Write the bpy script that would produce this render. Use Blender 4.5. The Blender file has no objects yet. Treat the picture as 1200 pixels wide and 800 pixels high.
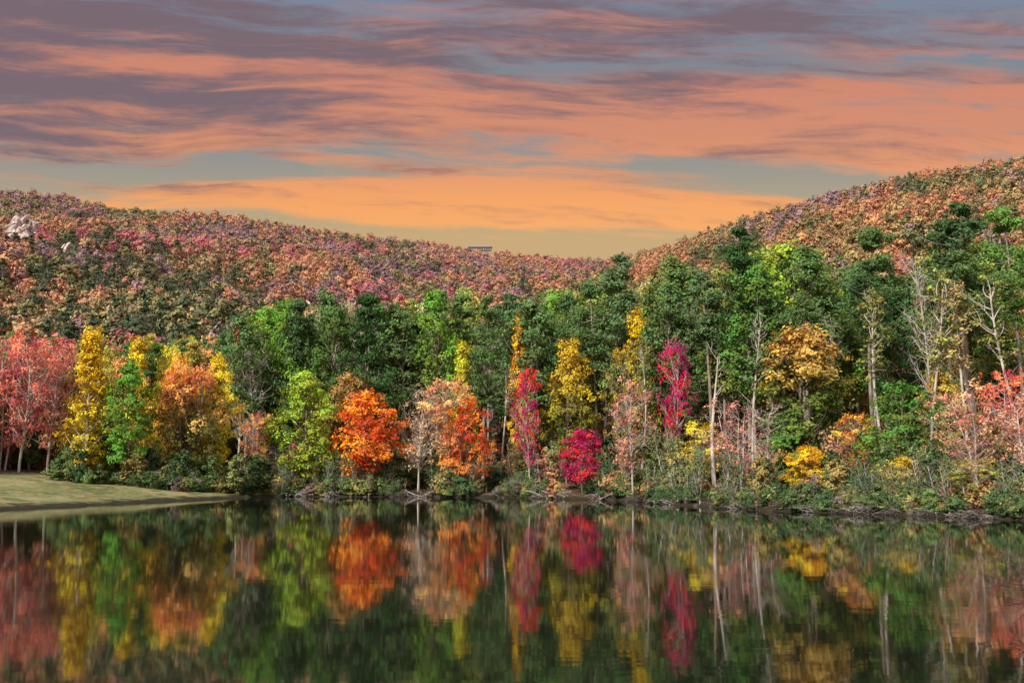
import bpy, math, numpy as np
from mathutils import noise as mnoise, Vector
rng = np.random.default_rng(7)
scene = bpy.context.scene

# ------------------------------------------------------------ helpers
def link_obj(o):
    scene.collection.objects.link(o); return o

class MB:
    def __init__(s): s.v=[]; s.f=[]; s.m=[]; s.t=[]; s.n=0
    def add(s, v, f, m, t):
        s.v.append(v); s.f.append(f+s.n); s.m.append(np.full(len(f), m, np.int32)); s.t.append(t); s.n+=len(v)
    def mesh(s, name, mats):
        v=np.concatenate(s.v).astype(np.float32); f=np.concatenate(s.f).astype(np.int32)
        m=np.concatenate(s.m); t=np.concatenate(s.t).astype(np.float32)
        me=bpy.data.meshes.new(name)
        me.vertices.add(len(v)); me.vertices.foreach_set("co", v.ravel())
        me.loops.add(f.size); me.loops.foreach_set("vertex_index", f.ravel())
        me.polygons.add(len(f)); me.polygons.foreach_set("loop_start", np.arange(0,f.size,4,dtype=np.int32))
        for mt in mats: me.materials.append(mt)
        me.polygons.foreach_set("material_index", m)
        a=me.attributes.new("tint",'FLOAT_COLOR','POINT')
        a.data.foreach_set("color", t.ravel())
        me.update(calc_edges=True)
        return me

def tube(mb, pts, r0, r1, sides=5, mat=0, tv=0.5):
    pts=np.asarray(pts,float); k=len(pts)
    d=np.gradient(pts,axis=0); d/=np.linalg.norm(d,axis=1)[:,None]+1e-9
    ref=np.array([1.0,0.13,0.05]) if abs(d[0][0])<0.8 else np.array([0.05,1.0,0.1])
    a=np.cross(d,ref); a/=np.linalg.norm(a,axis=1)[:,None]+1e-9
    b=np.cross(d,a)
    rr=r0+(r1-r0)*np.linspace(0,1,k)
    ang=np.arange(sides)*2*math.pi/sides
    ring=pts[:,None,:]+rr[:,None,None]*(np.cos(ang)[None,:,None]*a[:,None,:]+np.sin(ang)[None,:,None]*b[:,None,:])
    v=ring.reshape(-1,3)
    i=np.arange(k-1)[:,None]*sides; j=np.arange(sides)[None,:]; j2=(j+1)%sides
    f=np.stack([i+j,i+j2,i+sides+j2,i+sides+j],-1).reshape(-1,4)
    mb.add(v,f,mat,np.tile([tv,tv,0.5,1.0],(len(v),1)))

def leaves(mb, c, n, size, R, B, rg, mat=1, aspect=0.6):
    N=len(c)
    n=n/(np.linalg.norm(n,axis=1)[:,None]+1e-9)
    t=np.cross(n, rg.normal(size=(N,3))); t/=np.linalg.norm(t,axis=1)[:,None]+1e-9
    b=np.cross(n,t)
    s=(size*rg.uniform(0.6,1.35,N))[:,None]
    v=np.stack([c+t*s, c+b*s*aspect, c-t*s, c-b*s*aspect],1).reshape(-1,3)
    f=np.arange(4*N).reshape(-1,4)
    G=rg.random(N)
    tt=np.stack([R,G,B,np.ones(N)],1)
    mb.add(v,f,mat,np.repeat(tt,4,axis=0))

def curve(p0,p1,bend,rg,k=5):
    t=np.linspace(0,1,k)[:,None]
    p0=np.array(p0,float);p1=np.array(p1,float)
    L=np.linalg.norm(p1-p0)
    off=rg.normal(size=3)*L*0.08+np.array([0,0,-bend*L])
    return p0*(1-t)+p1*t+np.sin(t*math.pi)*off

# ------------------------------------------------------------ materials
def newmat(name):
    m=bpy.data.materials.new(name); m.use_nodes=True
    nt=m.node_tree; nt.nodes.clear()
    out=nt.nodes.new('ShaderNodeOutputMaterial')
    return m,nt,out
class NB:
    def __init__(s,nt): s.nt=nt
    def n(s,t,**k):
        x=s.nt.nodes.new(t)
        for a,b in k.items(): setattr(x,a,b)
        return x
    def setin(s,node,i,v):
        if isinstance(v,bpy.types.NodeSocket): s.nt.links.new(v,node.inputs[i])
        elif v is not None: node.inputs[i].default_value=v
    def math(s,op,a,b=None,c=None,clamp=False):
        x=s.n('ShaderNodeMath',operation=op); x.use_clamp=clamp
        s.setin(x,0,a)
        if b is not None: s.setin(x,1,b)
        if c is not None: s.setin(x,2,c)
        return x.outputs[0]
    def mix(s,f,a,b,bt='MIX'):
        x=s.n('ShaderNodeMix',data_type='RGBA',blend_type=bt)
        s.setin(x,0,f); s.setin(x,6,a); s.setin(x,7,b); return x.outputs[2]
    def noise(s,vec,scale,detail=5,rough=0.55,dist=0.0):
        x=s.n('ShaderNodeTexNoise'); s.setin(x,'Vector',vec) if vec is not None else None
        x.inputs['Scale'].default_value=scale; x.inputs['Detail'].default_value=detail
        x.inputs['Roughness'].default_value=rough; x.inputs['Distortion'].default_value=dist
        return x.outputs[0]
    def ramp(s,f,stops,interp='LINEAR'):
        x=s.n('ShaderNodeValToRGB'); cr=x.color_ramp; cr.interpolation=interp
        while len(cr.elements)<len(stops): cr.elements.new(0.5)
        for e,(p,c) in zip(cr.elements,stops):
            e.position=p; e.color=(c,c,c,1) if isinstance(c,(int,float)) else (*c,1)
        s.setin(x,0,f); return x.outputs[0]
    def xyz(s,x_,y_,z_):
        x=s.n('ShaderNodeCombineXYZ'); s.setin(x,0,x_);s.setin(x,1,y_);s.setin(x,2,z_); return x.outputs[0]
    def smooth(s,v,lo,hi):
        x=s.n('ShaderNodeMapRange',interpolation_type='SMOOTHSTEP'); s.setin(x,0,v)
        x.inputs[1].default_value=lo; x.inputs[2].default_value=hi; return x.outputs[0]

def leaf_material(name, inst):
    m,nt,out=newmat(name); b=NB(nt)
    if inst:
        a=b.n('ShaderNodeAttribute',attribute_type='INSTANCER',attribute_name='col'); base=a.outputs['Color']; alpha=None
    else:
        a=b.n('ShaderNodeObjectInfo'); base=a.outputs['Color']; alpha=a.outputs['Alpha']
    t=b.n('ShaderNodeAttribute',attribute_type='GEOMETRY',attribute_name='tint')
    sp=b.n('ShaderNodeSeparateColor'); nt.links.new(t.outputs['Color'],sp.inputs[0])
    R,G,B=sp.outputs[0],sp.outputs[1],sp.outputs[2]
    if alpha is not None:
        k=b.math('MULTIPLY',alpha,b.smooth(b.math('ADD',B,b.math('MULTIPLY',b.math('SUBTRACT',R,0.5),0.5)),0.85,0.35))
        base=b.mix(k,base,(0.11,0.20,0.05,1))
    h=b.n('ShaderNodeHueSaturation')
    b.setin(h,'Hue',b.math('ADD',0.5,b.math('MULTIPLY',b.math('SUBTRACT',R,0.5),0.065)))
    b.setin(h,'Saturation',b.math('ADD',0.80 if inst else 0.90,b.math('MULTIPLY',G,0.25)))
    v=b.math('ADD',0.50,b.math('MULTIPLY',R,0.62)); v=b.math('ADD',v,b.math('MULTIPLY',G,0.5))
    b.setin(h,'Value',v); b.setin(h,'Color',base)
    d=b.n('ShaderNodeBsdfDiffuse'); nt.links.new(h.outputs[0],d.inputs[0])
    if inst:
        nt.links.new(d.outputs[0],out.inputs[0]); return m
    tr=b.n('ShaderNodeBsdfTranslucent'); nt.links.new(h.outputs[0],tr.inputs[0])
    mx=b.n('ShaderNodeMixShader'); mx.inputs[0].default_value=0.15
    nt.links.new(d.outputs[0],mx.inputs[1]); nt.links.new(tr.outputs[0],mx.inputs[2])
    nt.links.new(mx.outputs[0],out.inputs[0])
    return m
def simple(name,c1,c2,scale,rough=0.85,bump=0.0,stretch=(1,1,1)):
    m,nt,out=newmat(name); b=NB(nt)
    tc=b.n('ShaderNodeTexCoord'); mp=b.n('ShaderNodeMapping'); nt.links.new(tc.outputs['Object'],mp.inputs[0])
    mp.inputs['Scale'].default_value=stretch
    nz=b.noise(mp.outputs[0],scale,6,0.6)
    col=b.mix(b.smooth(nz,0.35,0.65),(*c1,1),(*c2,1))
    p=b.n('ShaderNodeBsdfPrincipled'); nt.links.new(col,p.inputs['Base Color']); p.inputs['Roughness'].default_value=rough
    if bump:
        bp=b.n('ShaderNodeBump'); bp.inputs['Strength'].default_value=0.6; bp.inputs['Distance'].default_value=bump
        nt.links.new(nz,bp.inputs['Height']); nt.links.new(bp.outputs[0],p.inputs['Normal'])
    nt.links.new(p.outputs[0],out.inputs[0]); return m

M_LEAF=leaf_material("leaf_foliage",False)
M_LEAFI=leaf_material("leaf_foliage_mass",True)
M_BARK=simple("bark_brown",(0.13,0.10,0.08),(0.30,0.24,0.20),3,0.9,0.03,(1,1,0.3))
M_PBARK=simple("bark_pine",(0.20,0.16,0.14),(0.42,0.35,0.31),3,0.9,0.03,(1,1,0.3))
M_PALE=simple("bark_pale",(0.36,0.32,0.29),(0.68,0.63,0.58),3,0.85,0.02,(1,1,0.4))
M_ROCK=simple("pale_rock",(0.32,0.25,0.23),(0.70,0.58,0.53),0.22,0.9,1.5,(1,1,0.5))
M_DROCK=simple("dark_bank_rock",(0.05,0.045,0.04),(0.17,0.15,0.13),2.5,0.9,0.05)
M_WOOD=simple("driftwood",(0.20,0.175,0.16),(0.52,0.48,0.45),1.5,0.85)
M_ROOT=simple("wet_root_bark",(0.045,0.035,0.03),(0.20,0.17,0.15),1.2,0.85)
M_TWIG=simple("red_twig_bark",(0.06,0.022,0.022),(0.15,0.05,0.05),4,0.8)

# ------------------------------------------------------------ terrain heights
shore_tab=[(-math.pi,5),(-2.4,6),(-1.57,20),(-1.2,40),(-0.8,62)]
for s,Y in [(-.51,79),(-.43,88),(-.34,104),(-.246,124),(-.127,123),(0,117),(.085,111),(.117,103),(.17,89),(.255,77),(.34,71),(.51,61)]:
    shore_tab.append((math.atan(s),Y*math.sqrt(1+s*s)))
shore_tab+=[(0.8,55),(1.2,35),(1.57,18),(2.4,6),(math.pi,5)]
ST=np.array(shore_tab)
crest=[(-1.2,.20,900),(-.8,.268,1000),(-.53,.282,1050),(-.47,.276,1080),(-.41,.262,1100),(-.30,.257,1150),(-.175,.237,1200),(-.1,.229,1250),(-.03,.220,1300),(.09,.209,1350),(.16,.225,1150),(.21,.241,1020),(.25,.254,930),(.30,.268,860),(.35,.283,820),(.42,.297,780),(.53,.314,740),(.8,.34,700),(1.2,.3,700)]
C_th=[-math.pi,-1.4]+[math.atan(c[0]) for c in crest]+[1.4,math.pi]
C_r=[900,900]+[c[2]*math.sqrt(1+c[0]**2) for c in crest]+[700,900]
C_z=[15,60]+[c[1]*c[2]+2.8 for c in crest]+[60,15]
def rs_of(th):
    return float(np.interp(th,ST[:,0],ST[:,1]))*(1+0.016*mnoise.noise(Vector((th*22,1.3,0)))+0.010*mnoise.noise(Vector((th*90,5.3,0))))
def info(x,y):
    th=math.atan2(x,y); r=math.hypot(x,y)
    rs=rs_of(th); Rr=float(np.interp(th,C_th,C_r)); Zc=float(np.interp(th,C_th,C_z))
    return th,r,rs,Rr,Zc
def height(x,y,full=False):
    th,r,rs,Rr,Zc=info(x,y); d=r-rs
    t=0.0
    if d<=0: z=max(-2.5,d*0.2-0.05)
    else:
        w=min(1,max(0,(th+0.30)/0.08))
        sl=0.055*(1-w)+0.085*w
        if abs(th)>1.0: sl=0.05
        bank=min(1,d/0.8)*0.35
        if w<0.5 and th>-1.2: bank*=0.5
        z=bank+sl*min(d,60)
        if d<60: z+=0.3*min(1,d/6)*mnoise.noise(Vector((x*.12,y*.12,0)))+.06*min(1,d)*mnoise.noise(Vector((x*.9,y*.9,0)))
        if d>60:
            t=(r-rs-60)/(Rr-rs-60)
            if t<1:
                g=0.62*t+0.38*t*t
                z=z+(Zc-z)*g
                z+=min(1,t*5)*min(1,(1-t)*1.6)*(38*mnoise.noise(Vector((x/110,y/150,3)))+56*t*mnoise.noise(Vector((x/230,y/380,7))))
            else:
                z=max(20,Zc-(r-Rr)*0.3)
    if full: return z,th,r,rs,t,Rr
    return z

# ------------------------------------------------------------ ground mesh
ths=np.concatenate([np.linspace(-math.pi,-0.92,45,endpoint=False),np.linspace(-0.92,0.92,520,endpoint=False),np.linspace(0.92,math.pi,45)])
rads=np.concatenate([np.linspace(1,50,14,endpoint=False),np.linspace(50,190,110,endpoint=False),np.geomspace(190,1500,70,endpoint=False),np.geomspace(1500,4500,8)])
V=[];mask=[]
for r in rads:
    for th in ths:
        x=r*math.sin(th);y=r*math.cos(th)
        z=height(x,y); V.append((x,y,z))
        d=r-rs_of(th)
        g=1.0 if (d>-2 and (th<-0.225+0.02*mnoise.noise(Vector((d*.3,0,0))) or th>1.1) and d<48) else 0.0
        mask.append(g)
na=len(ths);nr=len(rads)
i=np.arange(nr-1)[:,None]*na; j=np.arange(na-1)[None,:]
F=np.stack([i+j,i+na+j,i+na+j+1,i+j+1],-1).reshape(-1,4)[:, ::-1]
mb=MB(); mk=np.array(mask)
mb.add(np.array(V),F,0,np.stack([mk,mk,mk,np.ones_like(mk)],1))
mg,nt,out=newmat("forest_floor_and_grass"); b=NB(nt)
geo=b.n('ShaderNodeNewGeometry'); P=geo.outputs['Position']
at=b.n('ShaderNodeAttribute',attribute_name='tint')
sx=b.n('ShaderNodeSeparateXYZ'); nt.links.new(P,sx.inputs[0])
n1=b.noise(P,0.10,6); n2=b.noise(P,2.5,6,0.7); n3=b.noise(P,0.4,6,.65)
grass=b.mix(b.smooth(n1,.42,.58),(0.15,0.18,0.065,1),(0.29,0.28,0.13,1))
grass=b.mix(b.smooth(n2,.42,.66),grass,(0.36,0.30,0.16,1))
grass=b.mix(b.math('MULTIPLY',b.smooth(n3,.48,.60),.8),grass,(0.09,0.12,0.04,1))
n4=b.noise(P,0.9,4,.6)
grass=b.mix(b.math('MULTIPLY',b.smooth(n4,.55,.64),.7),grass,(0.50,0.30,0.12,1))
soil=b.mix(b.smooth(n2,.35,.65),(0.05,0.035,0.025,1),(0.19,0.12,0.07,1))
gm=b.smooth(b.math('ADD',at.outputs['Fac'],b.math('MULTIPLY',b.math('SUBTRACT',n2,.5),.8)),.35,.65)
col=b.mix(gm,soil,grass)
edge=b.smooth(b.math('ADD',sx.outputs[2],b.math('MULTIPLY',b.math('SUBTRACT',n3,.5),1.0)),0.42,0.16)
col=b.mix(edge,col,(0.045,0.04,0.025,1))
p=b.n('ShaderNodeBsdfPrincipled'); nt.links.new(col,p.inputs['Base Color']); p.inputs['Roughness'].default_value=.95
p.inputs['Specular IOR Level'].default_value=.1
bp=b.n('ShaderNodeBump'); bp.inputs['Distance'].default_value=.15; bp.inputs['Strength'].default_value=.8
nt.links.new(n2,bp.inputs['Height']); nt.links.new(bp.outputs[0],p.inputs['Normal']); nt.links.new(p.outputs[0],out.inputs[0])
ground=link_obj(bpy.data.objects.new("ground_terrain",mb.mesh("ground_terrain",[mg])))

# ------------------------------------------------------------ water
me=bpy.data.meshes.new("lake_water")
n=96; vs=[(230*math.cos(2*math.pi*k/n),40+230*math.sin(2*math.pi*k/n),0) for k in range(n)]
me.from_pydata(vs,[],[list(range(n))])
mw,nt,out=newmat("lake_water"); b=NB(nt)
p=b.n('ShaderNodeBsdfPrincipled'); p.inputs['Base Color'].default_value=(0.008,0.011,0.007,1)
p.inputs['Roughness'].default_value=.038; p.inputs['IOR'].default_value=1.34
geo=b.n('ShaderNodeNewGeometry'); mp=b.n('ShaderNodeMapping'); nt.links.new(geo.outputs['Position'],mp.inputs[0]); mp.inputs['Scale'].default_value=(.8,1.6,1)
nz=b.noise(mp.outputs[0],0.9,3,.5); nz2=b.noise(geo.outputs['Position'],0.05,2)
hh=b.math('MULTIPLY',nz,b.math('ADD',.3,b.smooth(nz2,.4,.65)))
bp=b.n('ShaderNodeBump'); bp.inputs['Distance'].default_value=.0028; bp.inputs['Strength'].default_value=1
nt.links.new(hh,bp.inputs['Height']); nt.links.new(bp.outputs[0],p.inputs['Normal']); nt.links.new(p.outputs[0],out.inputs[0])
me.materials.append(mw); link_obj(bpy.data.objects.new("lake_water",me))

# ------------------------------------------------------------ tree prototypes
def env_fn(shape):
    if shape=='oval': return lambda t: math.sin(math.pi*min(1,max(0,.06+.92*t)))**.65
    if shape=='cone': return lambda t: min(1,(t/.22)**.6)*max(0,1-((t-.15)/.87 if t>.15 else 0))**.85+.02
    if shape=='round': return lambda t: math.sqrt(max(0,1-(1.7*t-.75)**2)) if t<1 else 0
    if shape=='vase': return lambda t: .35+.65*math.sin(math.pi*min(1,t*.78+.02))
def broadleaf(name,seed,H,W,cb,shape,K,L,leaf,bark,inst=False,stems=1,twigs=0,clr=.115,asp=.6,tr=.0125,rn=.45):
    rg=np.random.default_rng(seed); mb=MB(); env=env_fn(shape)
    trunks=[]
    for s in range(stems):
        lean=rg.normal(size=2)*(.03*H if stems==1 else .09*H)
        st=rg.normal(size=2)*(.0 if stems==1 else .02*H)
        tz=np.linspace(-.4,H*.86,9)
        tt=np.clip(tz/(H*.86),0,1)
        px=st[0]+lean[0]*tt+.012*H*np.sin(tt*5+rg.uniform(0,6)); py=st[1]+lean[1]*tt+.012*H*np.sin(tt*4+rg.uniform(0,6))
        tp=np.stack([px,py,tz],1); trunks.append(tp)
        tube(mb,tp,tr*H/(stems**.4),.003*H,7,0,.5)
    p1,p2,p3=rg.uniform(0,6.28,3)
    for k in range(K):
        t=(k+rg.random())/K; a=rg.uniform(0,2*math.pi)
        z=H*(cb+t*(1-cb)*.97)
        R=W/2*env(t)*(1+.22*math.sin(2*a+p1+3*t)+.18*math.sin(3*a+p2+7*t)+.13*math.sin(5*a+p3+11*t))
        cr=W*clr*rg.uniform(.55,1.35)
        rad=max(0.0,R-cr*.8)*rg.uniform(.1,1)**(.45)
        if rg.random()<.08: rad*=1.2
        tp=trunks[rg.integers(stems)]
        z0=min(max(z-rad*rg.uniform(.5,1.1)-.5,H*cb*.55),H*.84)
        bx=np.interp(z0,tp[:,2],tp[:,0]);by=np.interp(z0,tp[:,2],tp[:,1])
        cx=np.interp(min(z,H*.86),tp[:,2],tp[:,0])+rad*math.cos(a);cy=np.interp(min(z,H*.86),tp[:,2],tp[:,1])+rad*math.sin(a)
        c=np.array([cx,cy,z])
        tube(mb,curve((bx,by,z0),c,.08,rg),.0035*H,.0012*H,4,0,.5)
        for q in range(twigs):
            e=c+rg.normal(size=3)*cr*np.array([1,1,.8])*1.0
            tube(mb,curve(c-(c-np.array([bx,by,z0]))*rg.uniform(0,.5),e,.05,rg,4),.0016*H,.0006*H,3,0,.5)
        n=int(L*rg.uniform(.6,1.4)*(cr/(W*clr))**1.5)
        if n<1: continue
        sub=rg.normal(size=(5,3))*cr*.66*np.array([1,1,.7])
        off=sub[rg.integers(0,5,n)]+rg.normal(size=(n,3))*cr*.33*np.array([1,1,.7])
        pos=c+off
        pos[:,2]=np.maximum(pos[:,2],.25)
        out=pos-np.array([bx,by,z-.15*H]); out/=np.linalg.norm(out,axis=1)[:,None]+1e-6
        nn=out*.6+off/(cr+1e-6)*.6+np.array([0,0,.35])+rg.normal(size=(n,3))*rn
        Rv=np.clip(rg.uniform(.0,1.)+rg.normal(size=n)*.08,0,1)
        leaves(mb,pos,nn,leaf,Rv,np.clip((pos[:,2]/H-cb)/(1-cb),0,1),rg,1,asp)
    me=mb.mesh(name,[bark,M_LEAFI if inst else M_LEAF]); me["H"]=H; me["W"]=W
    return me
def pine(name,seed,H,W,cb,levels,per,nc,L,droop=.0,inst=False,leaf=.22):
    rg=np.random.default_rng(seed); mb=MB()
    tz=np.linspace(-.4,H*.99,12); tt=np.clip(tz/H,0,1)
    tp=np.stack([.012*H*np.sin(tt*3+rg.uniform(0,6)),.012*H*np.sin(tt*4+rg.uniform(0,6)),tz],1); tp[:,:2]-=tp[0,:2]
    tube(mb,tp,.0105*H,.0015*H,7,0,.5)
    for k in range(7):  # dead stubs on the lower bole
        z=H*rg.uniform(cb*.5,cb); a=rg.uniform(0,6.28); L0=rg.uniform(.5,1.8)
        bx,by=np.interp(z,tp[:,2],tp[:,0]),np.interp(z,tp[:,2],tp[:,1])
        tube(mb,curve((bx,by,z),(bx+L0*math.cos(a),by+L0*math.sin(a),z+rg.uniform(-.3,.4)),.05,rg,3),.0018*H,.0006*H,3)
    lob=rg.uniform(0,6.28,3)
    for l in range(levels):
        tl=((l+.5+rg.normal()*.3)/levels)
        tl=min(max(tl,0),1)
        for q_ in range(per):
            if rg.random()<.14: continue
            t=min(1,max(0,tl+rg.normal()*.022))
            prof=(min(1,.3+t/.3*.7))*(max(0,1-t)**.6)*(1+.25*math.sin(9*t+lob[0]))+.07
            a=rg.uniform(0,6.28); Lb=W/2*prof*rg.uniform(.45,1.3)*(1+.25*math.sin(2*a+lob[1]+5*t))
            z=H*(cb+t*(1-cb)*.985); bx,by=np.interp(z,tp[:,2],tp[:,0]),np.interp(z,tp[:,2],tp[:,1])
            up=(.38*t+.08-droop*(1-t))*Lb+rg.normal()*.15*Lb
            e=np.array([bx+Lb*math.cos(a),by+Lb*math.sin(a),z+up])
            cu=curve((bx,by,z-.15*Lb),e,.06,rg,5)
            tube(mb,cu,.0024*H,.0008*H,4)
            Rb=rg.uniform(0,1)
            for c_ in range(nc):
                f=rg.uniform(.3,1.05); base=cu[0]*(1-f)+cu[-1]*f
                c=base+rg.normal(size=3)*np.array([.14,.14,.07])*Lb+np.array([0,0,.1])
                n=int(L*rg.uniform(.6,1.4)); rc=(.26+.10*Lb)*rg.uniform(.7,1.25)
                off=rg.normal(size=(n,3))*rc*np.array([.8,.8,.40])
                nn=off/rc*.5+np.array([0,0,.5])+rg.normal(size=(n,3))*.55
                pos=c+off
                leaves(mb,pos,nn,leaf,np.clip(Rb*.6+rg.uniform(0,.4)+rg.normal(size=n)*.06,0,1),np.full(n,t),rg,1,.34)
    me=mb.mesh(name,[M_PBARK,M_LEAFI if inst else M_LEAF]); me["H"]=H; me["W"]=W
    return me

PR={}
for k in range(3): PR['oval%d'%k]=broadleaf("broadleaf_oval",10+k,16,8,.16,'oval',92,118,.17,M_BARK,clr=.108)
for k in range(3): PR['round%d'%k]=broadleaf("broadleaf_round",20+k,13,9,.2,'round',86,122,.17,M_BARK,stems=1+k%2,clr=.105)
for k in range(2): PR['cone%d'%k]=broadleaf("broadleaf_cone",30+k,17,6.4,.09,'cone',100,104,.155,M_PALE,clr=.12)
for k in range(2): PR['tall%d'%k]=broadleaf("tall_broadleaf",40+k,24,8,.40,'oval',76,112,.2,M_PBARK,tr=.009)
for k in range(3): PR['sparse%d'%k]=broadleaf("sparse_tree",50+k,11,5.5,.25,'vase',50,38,.12,M_PALE,stems=1+k,twigs=6,clr=.12)
for k in range(2): PR['bare%d'%k]=broadleaf("bare_tree",60+k,17,5.5,.3,'vase',40,3,.14,M_PALE,stems=1,twigs=8,clr=.13,tr=.009)
for k in range(2): PR['airy%d'%k]=broadleaf("airy_tree",65+k,15,7,.22,'vase',64,64,.16,M_PALE,stems=1+k,twigs=3,clr=.11)
for k in range(2): PR['pole%d'%k]=broadleaf("pole_tree",91+k,19,3.6,.55,'oval',20,45,.17,M_PALE,stems=1,twigs=2,clr=.16,tr=.0085)
PR['pine0']=pine("pine_a",71,25,7.5,.42,13,6,4,44)
PR['pine1']=pine("pine_b",72,26,8.5,.55,10,6,4,48)
PR['pine2']=pine("pine_c",73,24,6.5,.32,16,6,4,38,.12)
PR['pine3']=pine("pine_d",74,27,7,.62,8,6,4,50)
PR['pine4']=pine("pine_e",75,22,7.5,.22,17,7,4,38,.15)
PR['snag0']=broadleaf("snag",81,15,3.0,.45,'vase',9,0,.1,M_PALE,twigs=1,tr=.016)

def place(name,proto,X,Y,H,W,col,a=0.0,rot=None,lean=(0,0)):
    me=PR[proto]; o=bpy.data.objects.new(name,me)
    o.location=(X,Y,height(X,Y)-.05)
    o.scale=(W/me["W"],W/me["W"],H/me["H"])
    o.rotation_euler=(lean[0],lean[1],rng.uniform(0,6.28) if rot is None else rot)
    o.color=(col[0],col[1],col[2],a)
    return link_obj(o)

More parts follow.
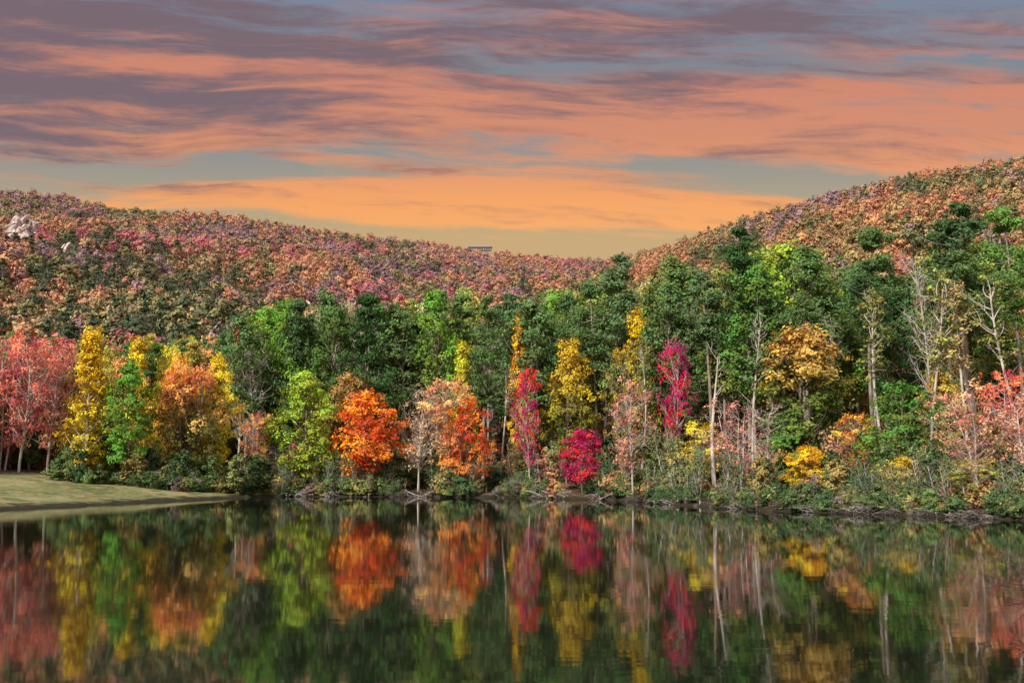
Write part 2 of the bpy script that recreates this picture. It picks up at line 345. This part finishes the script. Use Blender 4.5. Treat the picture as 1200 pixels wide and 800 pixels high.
# autumn colours (albedo)
RED=(.74,.18,.15);PINK=(.76,.25,.23);MAG=(.64,.05,.14);ORG=(.88,.27,.07);SAL=(.84,.35,.16);GOLD=(.70,.42,.06);YEL=(.80,.60,.08);LIME=(.40,.50,.08)
GRN=(.14,.27,.065);BGRN=(.21,.38,.07);DGRN=(.075,.15,.055);OLV=(.27,.29,.08);RUST=(.55,.28,.10);PNE=(.10,.18,.075);PNE2=(.145,.235,.085);PEACH=(.80,.48,.22)
heroes=[
("red_maple_tree",'airy0',-61.3,125,17.8,6.5,(.76,.20,.18),.2),("red_maple_tree",'airy1',-65.5,129,17.5,7,PINK,.2),("red_maple_tree",'oval0',-69,126,17,6,PINK,.2),
("tulip_poplar_tree",'cone0',-49.4,116,18.3,6.6,(.82,.56,.07),.3),
("green_maple_tree",'oval1',-45.0,118,14.8,6.4,(.18,.33,.06),0),
("yellow_birch_tree",'cone1',-51,135,19,6,YEL,.1),("yellow_birch_tree",'oval2',-48,139,18.5,5.5,(.66,.58,.1),.1),
("orange_maple_tree",'round1',-40.6,124,14.8,8.6,SAL,.85),("orange_maple_tree",'oval0',-42.5,127,16.4,5.5,(.84,.42,.10),.2),("yellow_birch_tree",'oval1',-38.4,130,17.0,5.6,YEL,.1),
("orange_maple_tree",'airy0',-33,128,9.6,4.2,SAL,.3),
("lime_maple_tree",'oval2',-26,127,15.4,8.0,LIME,.1),("rust_oak_tree",'round2',-22.5,135,15,8,(.50,.32,.12),.4),
("orange_maple_tree",'round0',-18.4,125,12.4,9.4,ORG,.05),
("pink_dogwood_tree",'sparse1',-11.7,124,13,6,(.66,.46,.34),.2),
("salmon_maple_tree",'airy1',-7.6,122.5,14.2,7,(.88,.48,.22),.2),("orange_maple_tree",'round1',-5,121.0,11.2,6.2,(.84,.24,.08),.1),
("lime_birch_tree",'cone1',-6.6,132,19,5,(.66,.62,.08),.1),("golden_birch_tree",'cone0',1.2,138,23,4.5,(.82,.46,.07),.1),
("crimson_maple_tree",'airy0',2.1,124,15,4.0,MAG,.1),
("golden_oak_tree",'oval0',7,126,18,7.4,(.64,.42,.06),.7),("crimson_maple_tree",'round2',7.9,113.5,7.2,5.8,MAG,.05),
("golden_oak_tree",'oval1',14.7,118,20,7.0,(.68,.45,.05),.7),("crimson_maple_tree",'airy1',17.2,106,15.6,4.2,MAG,.05),
("pink_dogwood_tree",'sparse0',12.3,104,12,5.2,(.76,.30,.26),.1),
("yellow_maple_tree",'airy0',17.4,92.5,7,4.2,YEL,.1),("pink_dogwood_tree",'sparse2',19.4,86,8.3,5.0,(.78,.33,.27),.1),
("rust_oak_tree",'oval2',24.1,82.8,14.2,8.6,(.56,.33,.11),1.0),("yellow_maple_tree",'round0',22.9,78.6,4.2,3.8,(.82,.50,.06),.2),
("green_maple_tree",'round1',29.5,77,8.6,6.5,(.15,.29,.065),0),("orange_maple_tree",'airy1',27.6,80,6.6,3.6,(.84,.42,.08),.2),
("yellow_maple_tree",'round2',27.7,72,3.4,3.2,YEL,.4),("pink_dogwood_tree",'sparse1',33,71,8,5.0,(.84,.40,.26),.1),
("red_maple_tree",'airy0',36.6,74,9.2,4.2,(.80,.18,.14),.1),("yellow_maple_tree",'airy1',30.3,67,3.4,3.2,(.5,.46,.1),.3),
("pink_dogwood_tree",'sparse0',35,69,7.0,4.4,(.84,.38,.27),.1),("golden_oak_tree",'oval1',35.5,82,9.5,4.5,(.6,.42,.11),.6),
("silver_birch_snag",'bare0',37.0,88,20.5,4.0,RUST,0),("bare_white_tree",'snag0',18.1,90,14.6,3,RUST,0),("bare_birch_tree",'bare1',20.9,82,8,4,SAL,0),
("bare_birch_tree",'bare0',-39,142,20,7,(.4,.3,.25),0),("bare_birch_tree",'bare1',-36,139,18.5,6,(.4,.3,.25),0),
("pine_tree",'pine4',-31.7,143,26.0,8,PNE,0),("green_oak_tree",'tall0',-37,140,23.5,7.5,PNE2,0),("pine_tree",'pine4',-20.7,140,26.5,9,DGRN,0),
("green_oak_tree",'tall0',-15.5,143,25.7,8.5,PNE2,0),("green_oak_tree",'tall1',-10.5,142,26.5,7.5,BGRN,0),("pine_tree",'pine0',-4,140,25.5,7.5,PNE2,0),("green_oak_tree",'tall1',-26,141,24,8,(.12,.2,.06),0),
("green_oak_tree",'tall0',4,138,25.3,8.5,(.16,.25,.09),0),("pine_tree",'pine1',8,136,25,8,PNE,0),("pine_tree",'pine1',11,130,26.5,8.5,PNE2,0),("pine_tree",'pine0',14.8,128,28.5,10,(.17,.26,.12),0),
("green_oak_tree",'tall1',18.7,118,25.6,8,(.17,.26,.08),0),("pine_tree",'pine3',21.3,107,22.8,7,(.17,.26,.12),0),("pine_tree",'pine0',24.6,104,26.2,8,DGRN,0),
("green_oak_tree",'tall0',32.2,108,25,10,(.40,.52,.08),0),("green_oak_tree",'tall1',29.0,99,22.5,7.5,PNE2,0),("pine_tree",'pine1',35.6,98,24.6,7.5,PNE2,0),
("pine_tree",'pine3',40.4,87,24.4,7.5,PNE,0),("pine_tree",'pine1',43.0,84,23.2,7,(.18,.31,.08),0),("pine_tree",'pine3',46,80,22,7,PNE,0),
("pine_tree",'pine3',32.8,90,20,6,PNE,0),("pine_tree",'pine3',27.6,94,18,5,PNE2,0),("pine_tree",'pine3',38.2,82,19.5,5.5,PNE2,0),
("slender_birch_tree",'pole0',31.2,84,17,3.6,OLV,0),("slender_birch_tree",'pole1',33.8,81,18,3.4,(.42,.42,.14),0),("slender_birch_tree",'pole0',36.3,79.5,17,3.4,(.5,.4,.16),0),
("slender_birch_tree",'pole1',39.6,78,17.5,3.6,OLV,0),("slender_birch_tree",'pole0',28.2,86,15,3.2,PNE2,0),("slender_birch_tree",'pole1',41.5,76,16,3.4,PEACH,0),
("slender_birch_tree",'pole1',22.4,94,17,3.4,PNE2,0),("slender_birch_tree",'pole0',14.2,109,17,3.2,OLV,0),("slender_birch_tree",'pole1',-1.2,127,17,3.6,PNE2,0),
]
occupied=[]
for h in heroes:
    place(h[0],h[1],h[2],h[3],h[4],h[5],h[6],h[7]); occupied.append((h[2],h[3],1.6))

# canopy height profile of the wood behind
prof_s=[-.9,-.51,-.45,-.3,-.25,-.2,-.1,0,.09,.12,.2,.25,.3,.4,.47,.52,.9]
prof_T=[.14,.142,.142,.145,.172,.186,.19,.186,.205,.22,.21,.23,.225,.226,.24,.24,.25]
cnt=0;tries=0
while cnt<235 and tries<9000:
    tries+=1
    s=rng.uniform(-.72,.74); 
    d=rng.uniform(18,75)
    th=math.atan(s); rs=rs_of(th); 
    if s<-.26: d=rng.uniform(48,85)
    if s>.3: d=rng.uniform(26,75)
    r=rs+d; X=r*math.sin(th);Y=r*math.cos(th)
    if any((X-o[0])**2+(Y-o[1])**2<(o[2]+1.4)**2 for o in occupied): continue
    T=float(np.interp(s,prof_s,prof_T))
    H=T*Y+2.8-height(X,Y)
    H*=rng.uniform(.80,.99) if rng.random()<.78 else rng.uniform(.5,.75)
    H=min(max(H,7),30)
    u=rng.random(); jit=rng.uniform(.8,1.25)
    if s<-.26:
        k=rng.choice(['oval0','oval1','tall0','round0','airy0','pine4','pine2'])
        c=[OLV,GRN,(.55,.46,.12),SAL,PNE2,PNE,PINK][rng.integers(7)]
    elif u<.34:
        k='pine%d'%([0,1,1,2,3,3][rng.integers(6)] if s>.1 else [0,1,2,2,4,4][rng.integers(6)]); c=[PNE,PNE2,DGRN,(.17,.26,.12)][rng.integers(4)]
    elif u<.76:
        k=['tall0','tall1','oval0','tall1'][rng.integers(4)]; c=[PNE2,GRN,OLV,(.19,.28,.08),BGRN,(.33,.40,.11),DGRN][rng.integers(7)]
    elif u<.92:
        k=['tall0','oval1','airy0','airy1'][rng.integers(4)]; c=[OLV,(.46,.38,.12),RUST,GOLD,PEACH][rng.integers(5)]
        if d<30: H*=.8
    else:
        k=['bare0','bare1','airy0'][rng.integers(3)]; c=(.5,.42,.26)
    if s>.37 and rng.random()<.35: k='airy%d'%rng.integers(2); c=[PEACH,(.70,.42,.18),OLV][rng.integers(3)]; H*=.8
    Wd=min(9.5,max(4.8,H*rng.uniform(.29,.40)))
    nm={'p':'pine_tree','t':'oak_tree','o':'hickory_tree','a':'birch_tree','b':'bare_tree','r':'maple_tree'}[k[0]]
    place(nm,k,X,Y,H,Wd,tuple(min(.85,v*jit) for v in c),.2)
    occupied.append((X,Y,1.5)); cnt+=1

# ------------------------------------------------------------ instanced masses
def scatter(name,protos,pts,cols,scs,rots,idx):
    col=bpy.data.collections.new(name+"_kinds")
    for q,me in enumerate(protos):
        o=bpy.data.objects.new("%s_kind_%02d"%(name,q),me); col.objects.link(o)
    me=bpy.data.meshes.new(name); N=len(pts)
    me.vertices.add(N); me.vertices.foreach_set("co",np.asarray(pts,np.float32).ravel())
    a=me.attributes.new("col",'FLOAT_COLOR','POINT'); cc=np.ones((N,4),np.float32); cc[:,:3]=cols; a.data.foreach_set("color",cc.ravel())
    a=me.attributes.new("sc",'FLOAT_VECTOR','POINT'); a.data.foreach_set("vector",np.asarray(scs,np.float32).ravel())
    a=me.attributes.new("rz",'FLOAT','POINT'); a.data.foreach_set("value",np.asarray(rots,np.float32))
    a=me.attributes.new("pick",'INT','POINT'); a.data.foreach_set("value",np.asarray(idx,np.int32))
    o=link_obj(bpy.data.objects.new(name,me))
    ng=bpy.data.node_groups.new(name,'GeometryNodeTree')
    ng.interface.new_socket(name="Geometry",in_out='INPUT',socket_type='NodeSocketGeometry')
    ng.interface.new_socket(name="Geometry",in_out='OUTPUT',socket_type='NodeSocketGeometry')
    gi=ng.nodes.new('NodeGroupInput');go=ng.nodes.new('NodeGroupOutput')
    iop=ng.nodes.new('GeometryNodeInstanceOnPoints'); ci=ng.nodes.new('GeometryNodeCollectionInfo')
    ci.inputs['Collection'].default_value=col; ci.inputs['Separate Children'].default_value=True; ci.inputs['Reset Children'].default_value=True
    def na_(n_,t):
        x=ng.nodes.new('GeometryNodeInputNamedAttribute'); x.data_type=t; x.inputs['Name'].default_value=n_
        return [q for q in x.outputs if q.enabled and q.name=='Attribute'][0]
    L=ng.links.new
    L(gi.outputs[0],iop.inputs['Points']); L(ci.outputs[0],iop.inputs['Instance']); iop.inputs['Pick Instance'].default_value=True
    L(na_('pick','INT'),iop.inputs['Instance Index']); L(na_('sc','FLOAT_VECTOR'),iop.inputs['Scale'])
    cx=ng.nodes.new('ShaderNodeCombineXYZ'); L(na_('rz','FLOAT'),cx.inputs[2])
    er=ng.nodes.new('FunctionNodeEulerToRotation'); L(cx.outputs[0],er.inputs[0]); L(er.outputs[0],iop.inputs['Rotation'])
    L(iop.outputs[0],go.inputs[0])
    md=o.modifiers.new("scatter",'NODES'); md.node_group=ng
    return o

# building and cliff sites on the far slopes
def on_slope(s,T):
    for Y in range(300,1400,5):
        if (height(s*Y,Y)-2.8)/Y>=T: return s*Y,float(Y)
    Y=float(np.interp(math.atan(s),C_th,C_r))*math.cos(math.atan(s)); return s*Y,Y
lodgeY=1296.; lodgeX=-.0325*lodgeY
cl1=on_slope(-.505,.238); cl2=on_slope(-.205,.165); cl3=on_slope(-.46,.222)
clear=[(lodgeX,lodgeY-16,27),(cl1[0]*.98,cl1[1]*.98,21),(cl1[0],cl1[1]+6,15),(cl2[0],cl2[1]-6,11),(cl3[0],cl3[1]-5,12)]

HP=[]
for k in range(4): HP.append(broadleaf("hill_crown",100+k,12,11.5,.10,'round' if k%2 else 'oval',20,42,.52,M_BARK,inst=True,clr=.15,asp=.75,rn=.2))
HP.append(broadleaf("hill_bare",110,12,8,.2,'vase',22,12,.5,M_PALE,inst=True,clr=.14,twigs=1))
HP.append(pine("hill_pine",111,14,7.5,.15,9,5,2,11,.1,True,.6))
pts=[];cols=[];scs=[];rots=[];idx=[]
sp=9.8
for gy in np.arange(120,1420,sp):
    for gx in np.arange(-.70*gy,.72*gy,sp):
        x=gx+rng.uniform(-.48,.48)*sp; y=gy+rng.uniform(-.48,.48)*sp
        z,th,r,rs,t,Rr=height(x,y,True)
        if r-rs<66 or r>Rr+18: continue
        if any((x-c[0])**2+(y-c[1])**2<c[2]**2 for c in clear): continue
        s=x/y
        nn=[mnoise.noise(Vector((x/85,y/150,7.7*q))) + .45*mnoise.noise(Vector((x/24,y/38,3.1*q+50))) for q in range(6)]
        u=rng.random()
        low=max(0,1-t*1.4)
        if s<.10:
            gleft=max(0,min(1,(-.16-s)/.2))
            wts=[.10+.20*t, .10+.03*t, .36+.08*(1-gleft), .15+2.2*low*gleft+.34*gleft*(1-t), .24+.3*low, .12+.08*low]
            pc=[(.37,.22,.25),(.64,.15,.17),(.62,.29,.14),(.08,.13,.06),(.27,.26,.09),(.50,.35,.16)]
        else:
            mv=max(0,(t-.74)*4)*max(0,1-abs(s-.29)/.12)
            wts=[.03+1.0*mv,.05,.50,.10,.32,.12]
            pc=[(.36,.22,.24),(.58,.19,.11),(.62,.29,.115),(.14,.19,.065),(.38,.28,.10),(.52,.34,.13)]
        w=np.array(wts)*np.exp(3.6*np.array(nn)); w=np.clip(w,.008,None);w/=w.sum(); q=rng.choice(6,p=w)
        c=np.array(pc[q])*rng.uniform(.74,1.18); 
        hz=min(.24,r/1300*.24); c=c*(1-hz)+np.array([.42,.29,.27])*hz  # aerial haze painted into the crown colour, stronger with distance
        sc=rng.uniform(.8,1.3); 
        if s>.12: sc*=.94
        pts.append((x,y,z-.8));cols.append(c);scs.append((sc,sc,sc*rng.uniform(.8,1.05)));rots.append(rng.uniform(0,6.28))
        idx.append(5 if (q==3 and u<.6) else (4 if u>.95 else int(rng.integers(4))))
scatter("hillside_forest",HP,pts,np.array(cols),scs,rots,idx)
print("hill trees",len(pts))

# shrubs and saplings under the near trees
SP=[]
for k in range(3): SP.append(broadleaf("shrub",120+k,2.2,2.8,.02,'round',26,70,.11,M_BARK,inst=True,stems=3,clr=.14))
SP.append(broadleaf("twiggy_shrub",125,2.6,2.6,.1,'vase',26,16,.09,M_PALE,inst=True,stems=4,twigs=5,clr=.14))
SP.append(broadleaf("sapling",126,5,3,.15,'oval',40,55,.14,M_BARK,inst=True,stems=2,clr=.13))
SP.append(broadleaf("thin_sapling",127,6,3,.2,'vase',34,22,.12,M_PALE,inst=True,stems=2,twigs=3,clr=.13))
pts=[];cols=[];scs=[];rots=[];idx=[]
shp=[(.07,.13,.05),(.11,.18,.06),(.15,.22,.065),(.23,.25,.08),(.40,.32,.09),(.55,.26,.11),(.28,.20,.18),(.68,.48,.09),(.58,.12,.13)]
def addshrub(x,y,k,sc,c):
    pts.append((x,y,height(x,y)-.08));cols.append(np.array(c)*rng.uniform(.65,1.2));scs.append((sc,sc,sc*rng.uniform(.8,1.15)));rots.append(rng.uniform(0,6.28));idx.append(k)
def pk(w):
    w=np.array(w,float); return shp[rng.choice(9,p=w/w.sum())]
for k in range(820):   # shoreline belt
    s=rng.uniform(-.235,.73); th=math.atan(s); r=rs_of(th)+.25+abs(rng.normal())*1.7; x=r*math.sin(th);y=r*math.cos(th)
    nz=mnoise.noise(Vector((x*.22,y*.22,4)))
    if nz<-.18: continue
    c=pk([.28,.26,.18,.12,.05,.04,.09,.02,.01])
    sc=rng.uniform(.3,.8)*(.78 if s>.15 else 1)*(1+1.1*max(0,nz))
    addshrub(x,y,[0,1,2,0,1,3,3,5][rng.integers(8)],sc,c)
for k in range(700):   # understorey
    s=rng.uniform(-.25,.73); th=math.atan(s); r=rs_of(th)+rng.uniform(3,45); x=r*math.sin(th);y=r*math.cos(th)
    c=pk([.16,.18,.18,.15,.12,.08,.03,.07,.03])
    addshrub(x,y,[0,2,4,4,4,5,5][rng.integers(7)],rng.uniform(.6,1.15)*(.8 if s>.2 else 1),c)
for k in range(230):   # under the trees on the grassy bank
    X=rng.uniform(-55,-31); Y=119+rng.normal()*2.2+(X+45)*.25+3*max(0,(X+38)/6)
    if X/Y<-.455 or X/Y>-.235: continue
    c=pk([.26,.3,.2,.1,.07,.02,.02,.05,0])
    addshrub(X,Y,[0,1,2,4][rng.integers(4)],rng.uniform(.55,1.0),c)
for k in range(200):
    X=rng.uniform(-90,-50); Y=rng.uniform(133,160)
    addshrub(X,Y,[0,1,2,4,5][rng.integers(5)],rng.uniform(.8,1.4),shp[rng.integers(6)])
scatter("understory_shrubs",SP,pts,np.array(cols),scs,rots,idx)

# exposed roots and driftwood tangles along the waterline
RP=[]
for k in range(4):
    mb=MB(); rg=np.random.default_rng(400+k)
    for q in range(16):
        a=rg.uniform(0,6.28); L0=rg.uniform(.5,1.9)
        s0=np.array([rg.normal()*.35,rg.normal()*.2,rg.uniform(.0,.6)]); e=s0+np.array([L0*math.cos(a),L0*math.sin(a)*.6,rg.uniform(-.5,.35)])
        c2=curve(s0,e,-.1,rg,5); tube(mb,c2,rg.uniform(.02,.05),.01,4)
        if q%2: tube(mb,curve(c2[2],c2[2]+rg.normal(size=3)*.4,0,rg,3),.014,.006,3)
    RP.append(mb.mesh("root_tangle",[M_ROOT if k<3 else M_WOOD]))
pts=[];scs=[];rots=[];idx=[]
for k in range(110):
    s=rng.uniform(-.23,.6); th=math.atan(s); r=rs_of(th)+rng.uniform(-.3,.5)
    x=r*math.sin(th);y=r*math.cos(th); sc=rng.uniform(.35,1.0)*(.8 if s>.15 else 1.1)
    pts.append((x,y,max(0,height(x,y))));scs.append((sc,sc,sc));rots.append(rng.uniform(0,6.28));idx.append(int(rng.integers(4)))
scatter("shoreline_driftwood",RP,pts,np.ones((len(pts),3)),scs,rots,idx)

# ------------------------------------------------------------ fallen branches
for q,(X,Y,L,a) in enumerate([(3.5,115.4,3.6,.3),(5,114.4,3,2.6),(21.6,79.3,2.6,.2),(22.8,77.7,2.2,2.9),(-13,122.2,3.2,.1),(-9,121.6,2.6,3.0),(29.8,66.7,2.4,.4),(11,106.4,2.4,2.8),(17,86,2.4,.2),(26.5,70.6,1.8,2.8),(1.5,116.6,2.5,.2)]):
    mb=MB(); rg=np.random.default_rng(300+q)
    e=np.array([L*math.cos(a),L*math.sin(a)*.5-.8,-.25]); s0=np.array([0,0,.7])
    m=curve(s0,e,.02,rg,7); tube(mb,m,.07,.025,6)
    for k in range(16):
        f=rg.integers(0,7); b0=m[f]; e2=b0+rg.normal(size=3)*np.array([.8,.5,.55])+np.array([.3*math.cos(a),-.2,.1])
        tube(mb,curve(b0,e2,.05,rg,4),.028,.009,4)
    o=link_obj(bpy.data.objects.new("fallen_branch",mb.mesh("fallen_branch",[M_WOOD]))); o.location=(X,Y,.15)
# dark stones on the bank
for q in range(14):
    s=rng.uniform(-.24,.5); th=math.atan(s); r=rs_of(th)+rng.uniform(0,.4)
    bpy.ops.mesh.primitive_ico_sphere_add(subdivisions=3,radius=1,location=(r*math.sin(th),r*math.cos(th),.05))
    o=bpy.context.object; o.name="shore_rock"; sc=rng.uniform(.12,.3)
    for v in o.data.vertices: v.co*=1+.35*mnoise.noise(v.co*1.3+Vector((q*3,0,0)))+.12*mnoise.noise(v.co*4)
    o.scale=(sc*1.5,sc,sc*.7); o.rotation_euler=(0,0,rng.uniform(0,6)); o.data.materials.append(M_DROCK)
# drowned sapling standing in the shallows on the right
mb=MB(); rg=np.random.default_rng(55)
for k in range(6):
    e=np.array([rg.uniform(-1.3,.3),rg.uniform(-.6,.6),rg.uniform(1.2,2.2)])
    m=curve((0,0,-1.2),e,-.05,rg,8); tube(mb,m,.022,.006,5)
    for q in range(9):
        f=rg.integers(3,8); e2=m[f]+rg.normal(size=3)*np.array([.4,.35,.3])+np.array([-.2,0,.1]); c2=curve(m[f],e2,.04,rg,4); tube(mb,c2,.009,.004,4)
        for z in range(3): tube(mb,curve(c2[2],c2[2]+rg.normal(size=3)*.2,.03,rg,3),.006,.003,3)
o=link_obj(bpy.data.objects.new("drowned_sapling",mb.mesh("drowned_sapling",[M_TWIG]))); o.location=(9.9,18.6,-.9)

# ------------------------------------------------------------ cliffs
def cliff(c,w,h,seed):
    bpy.ops.mesh.primitive_grid_add(x_subdivisions=70,y_subdivisions=50,size=1)
    o=bpy.context.object; o.name="rock_cliff"
    for v in o.data.vertices:
        u,t=v.co.x*2,v.co.y+.5
        x=u*w/2; z=(t**.8)*h*(1-.55*abs(u)**2.2)-5
        y=t*h*.45+8*abs(u)**2+5*mnoise.noise(Vector((x*.12,z*.16,seed)))+2.4*mnoise.noise(Vector((x*.4,z*.3,seed)))
        y+=2.0*(math.floor(z/4+mnoise.noise(Vector((x*.08,0,seed)))*2)%2)
        z+=7*mnoise.noise(Vector((x*.13,0,seed+4)))*t
        v.co=(x,y,z)
    o.location=(c[0],c[1],height(*c)); o.data.materials.append(M_ROCK)
    o.rotation_euler=(0,0,math.atan2(-c[0],c[1])*.9)
cliff(cl1,42,28,1.);cliff(cl2,16,10,5.);cliff(cl3,16,14,9.)

# ------------------------------------------------------------ hilltop lodge
def boxpart(name,parent,x0,x1,y0,y1,z0,z1,mat,bev=.05):
    me=bpy.data.meshes.new(name)
    me.from_pydata([(x0,y0,z0),(x1,y0,z0),(x1,y1,z0),(x0,y1,z0),(x0,y0,z1),(x1,y0,z1),(x1,y1,z1),(x0,y1,z1)],[],[(3,2,1,0),(4,5,6,7),(0,1,5,4),(1,2,6,5),(2,3,7,6),(3,0,4,7)])
    me.materials.append(mat); o=link_obj(bpy.data.objects.new(name,me)); o.parent=parent
    bv=o.modifiers.new("b",'BEVEL'); bv.width=bev; return o
lod=link_obj(bpy.data.objects.new("hilltop_lodge",None)); lod.location=(lodgeX,lodgeY-6,height(lodgeX,lodgeY-6)+5.5)
ms=simple("lodge_stone",(.25,.23,.21),(.42,.39,.36),.6); mwl=simple("lodge_wall",(.30,.29,.29),(.42,.41,.41),.4); mr=simple("lodge_roof",(.22,.24,.28),(.32,.34,.38),.5)
mgl=simple("lodge_glass",(.05,.06,.08),(.09,.1,.12),.5,.1)
boxpart("stone_base",lod,-15,15,-5,5,-9,3,ms); boxpart("walls",lod,-14.5,14.5,-4.5,4.5,3.0,7.2,mwl)
for k in range(9): boxpart("window_%d"%k,lod,-13.4+k*3.05,-11.2+k*3.05,-4.56,-4.4,4.1,6.2,mgl,.02)
boxpart("balcony",lod,-15.5,15.5,-6.5,-5.003,2.9,3.2,ms)
for k in range(12): boxpart("rail_post_%d"%k,lod,-15.3+k*2.75,-15.1+k*2.75,-6.45,-6.3,3.2,4.2,ms,.01)
me=bpy.data.meshes.new("roof"); me.from_pydata([(-16,-6,7.21),(16,-6,7.21),(16,6,7.21),(-16,6,7.21),(-12,0,9.6),(12,0,9.6)],[],[(0,1,5,4),(1,2,5),(2,3,4,5),(3,0,4),(3,2,1,0)])
me.materials.append(mr); o=link_obj(bpy.data.objects.new("roof",me)); o.parent=lod
boxpart("chimney",lod,5,6.6,1,2.4,7.3,11,ms)

# ------------------------------------------------------------ sky
w=bpy.data.worlds.new("World"); scene.world=w; w.use_nodes=True
nt=w.node_tree; nt.nodes.clear(); b=NB(nt)
out=b.n('ShaderNodeOutputWorld')
tc=b.n('ShaderNodeTexCoord'); sx=b.n('ShaderNodeSeparateXYZ'); nt.links.new(tc.outputs['Generated'],sx.inputs[0])
den=b.math('ADD',b.math('ABSOLUTE',sx.outputs[1]),.15)
u=b.math('DIVIDE',sx.outputs[0],den); v=b.math('DIVIDE',sx.outputs[2],den)
v1=b.math('ADD',v,b.math('MULTIPLY',u,.035))
wn=b.noise(b.xyz(b.math('MULTIPLY',u,2.6),b.math('MULTIPLY',v,9),.3),1.0,3,.55)
vw=b.math('ADD',v1,b.math('MULTIPLY',b.math('SUBTRACT',wn,.5),.05))
base=b.ramp(v,[(0,(.66,.40,.20)),(.17,(.64,.42,.19)),(.21,(.60,.41,.19)),(.24,(.45,.37,.24)),(.28,(.30,.30,.28)),(.35,(.225,.255,.285)),(.43,(.20,.25,.34)),(.65,(.50,.54,.62)),(1,(.80,.83,.90))])  # top stops, out of view, brightened to add ambient light
st=b.noise(b.xyz(b.math('MULTIPLY',u,3.2),b.math('MULTIPLY',vw,30),1.7),1.0,6,.6,.35)
fine=b.noise(b.xyz(b.math('MULTIPLY',u,11),b.math('MULTIPLY',vw,80),4.7),1.0,5,.68,.5)
bias=b.ramp(vw,[(.19,.22),(.206,.44),(.226,.82),(.243,.78),(.258,.52),(.275,.56),(.295,.62),(.32,.76),(.35,.72),(.375,.62),(.40,.66),(.44,.60),(.6,.5),(1,.35)],'EASE')
dn=b.math('ADD',b.math('ADD',st,bias),b.math('MULTIPLY',b.math('SUBTRACT',fine,.5),.44))
dn=b.math('SUBTRACT',dn,b.math('MULTIPLY',u,b.math('MULTIPLY',b.smooth(v,.30,.38),.24)))
au=b.math('ABSOLUTE',b.math('SUBTRACT',u,.04))
dn=b.math('ADD',dn,b.math('MULTIPLY',b.smooth(v,.29,.25),b.math('MULTIPLY',b.math('SUBTRACT',.18,au),.8)))
cov=b.smooth(dn,.97,1.22)
lit=b.ramp(v,[(.19,(1.0,.47,.14)),(.24,(1.0,.40,.12)),(.265,(.86,.34,.14)),(.30,(.72,.28,.15)),(.36,(.68,.25,.15)),(.43,(.58,.26,.21)),(.7,(.7,.5,.45)),(1,(.80,.72,.66))])
sh=b.noise(b.xyz(b.math('MULTIPLY',u,2.8),b.math('MULTIPLY',vw,26),8.1),1.0,6,.6,.35)
shb=b.ramp(v,[(.2,.28),(.25,.38),(.30,.48),(.36,.48),(.41,.64),(.5,.5),(1,.2)])
shf=b.math('ADD',b.math('ADD',sh,shb),b.math('MULTIPLY',b.math('SUBTRACT',fine,.5),.38))
shf=b.math('SUBTRACT',shf,b.math('MULTIPLY',u,.18))
shf=b.smooth(shf,.88,1.14)
cc=b.mix(shf,lit,(.20,.135,.155,1))
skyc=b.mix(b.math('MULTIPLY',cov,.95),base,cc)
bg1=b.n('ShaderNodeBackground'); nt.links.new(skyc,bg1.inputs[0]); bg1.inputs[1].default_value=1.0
sk=b.n('ShaderNodeTexSky',sky_type='NISHITA'); sk.sun_disc=False; sk.sun_elevation=math.radians(34); sk.sun_rotation=math.radians(218)
bg2=b.n('ShaderNodeBackground'); nt.links.new(sk.outputs[0],bg2.inputs[0]); bg2.inputs[1].default_value=.08
mx=b.n('ShaderNodeMixShader'); mx.inputs[0].default_value=.06
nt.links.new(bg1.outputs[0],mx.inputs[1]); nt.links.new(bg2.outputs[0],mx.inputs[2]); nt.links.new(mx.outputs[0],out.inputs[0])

sl=bpy.data.lights.new("sun",'SUN'); sl.energy=4.7; sl.angle=math.radians(8); sl.color=(1,.92,.82)
so=link_obj(bpy.data.objects.new("sun",sl)); so.rotation_euler=(math.radians(56),0,math.radians(-38))

# ------------------------------------------------------------ camera
cd=bpy.data.cameras.new("camera"); cd.lens=35; cd.sensor_width=36; cd.clip_end=8000; cd.clip_start=.1
co=link_obj(bpy.data.objects.new("camera",cd)); co.location=(0,0,2.8); co.rotation_euler=(math.radians(90+7.56),0,0)
scene.camera=co
scene.view_settings.view_transform='Standard'; scene.view_settings.look='None'; scene.view_settings.exposure=0
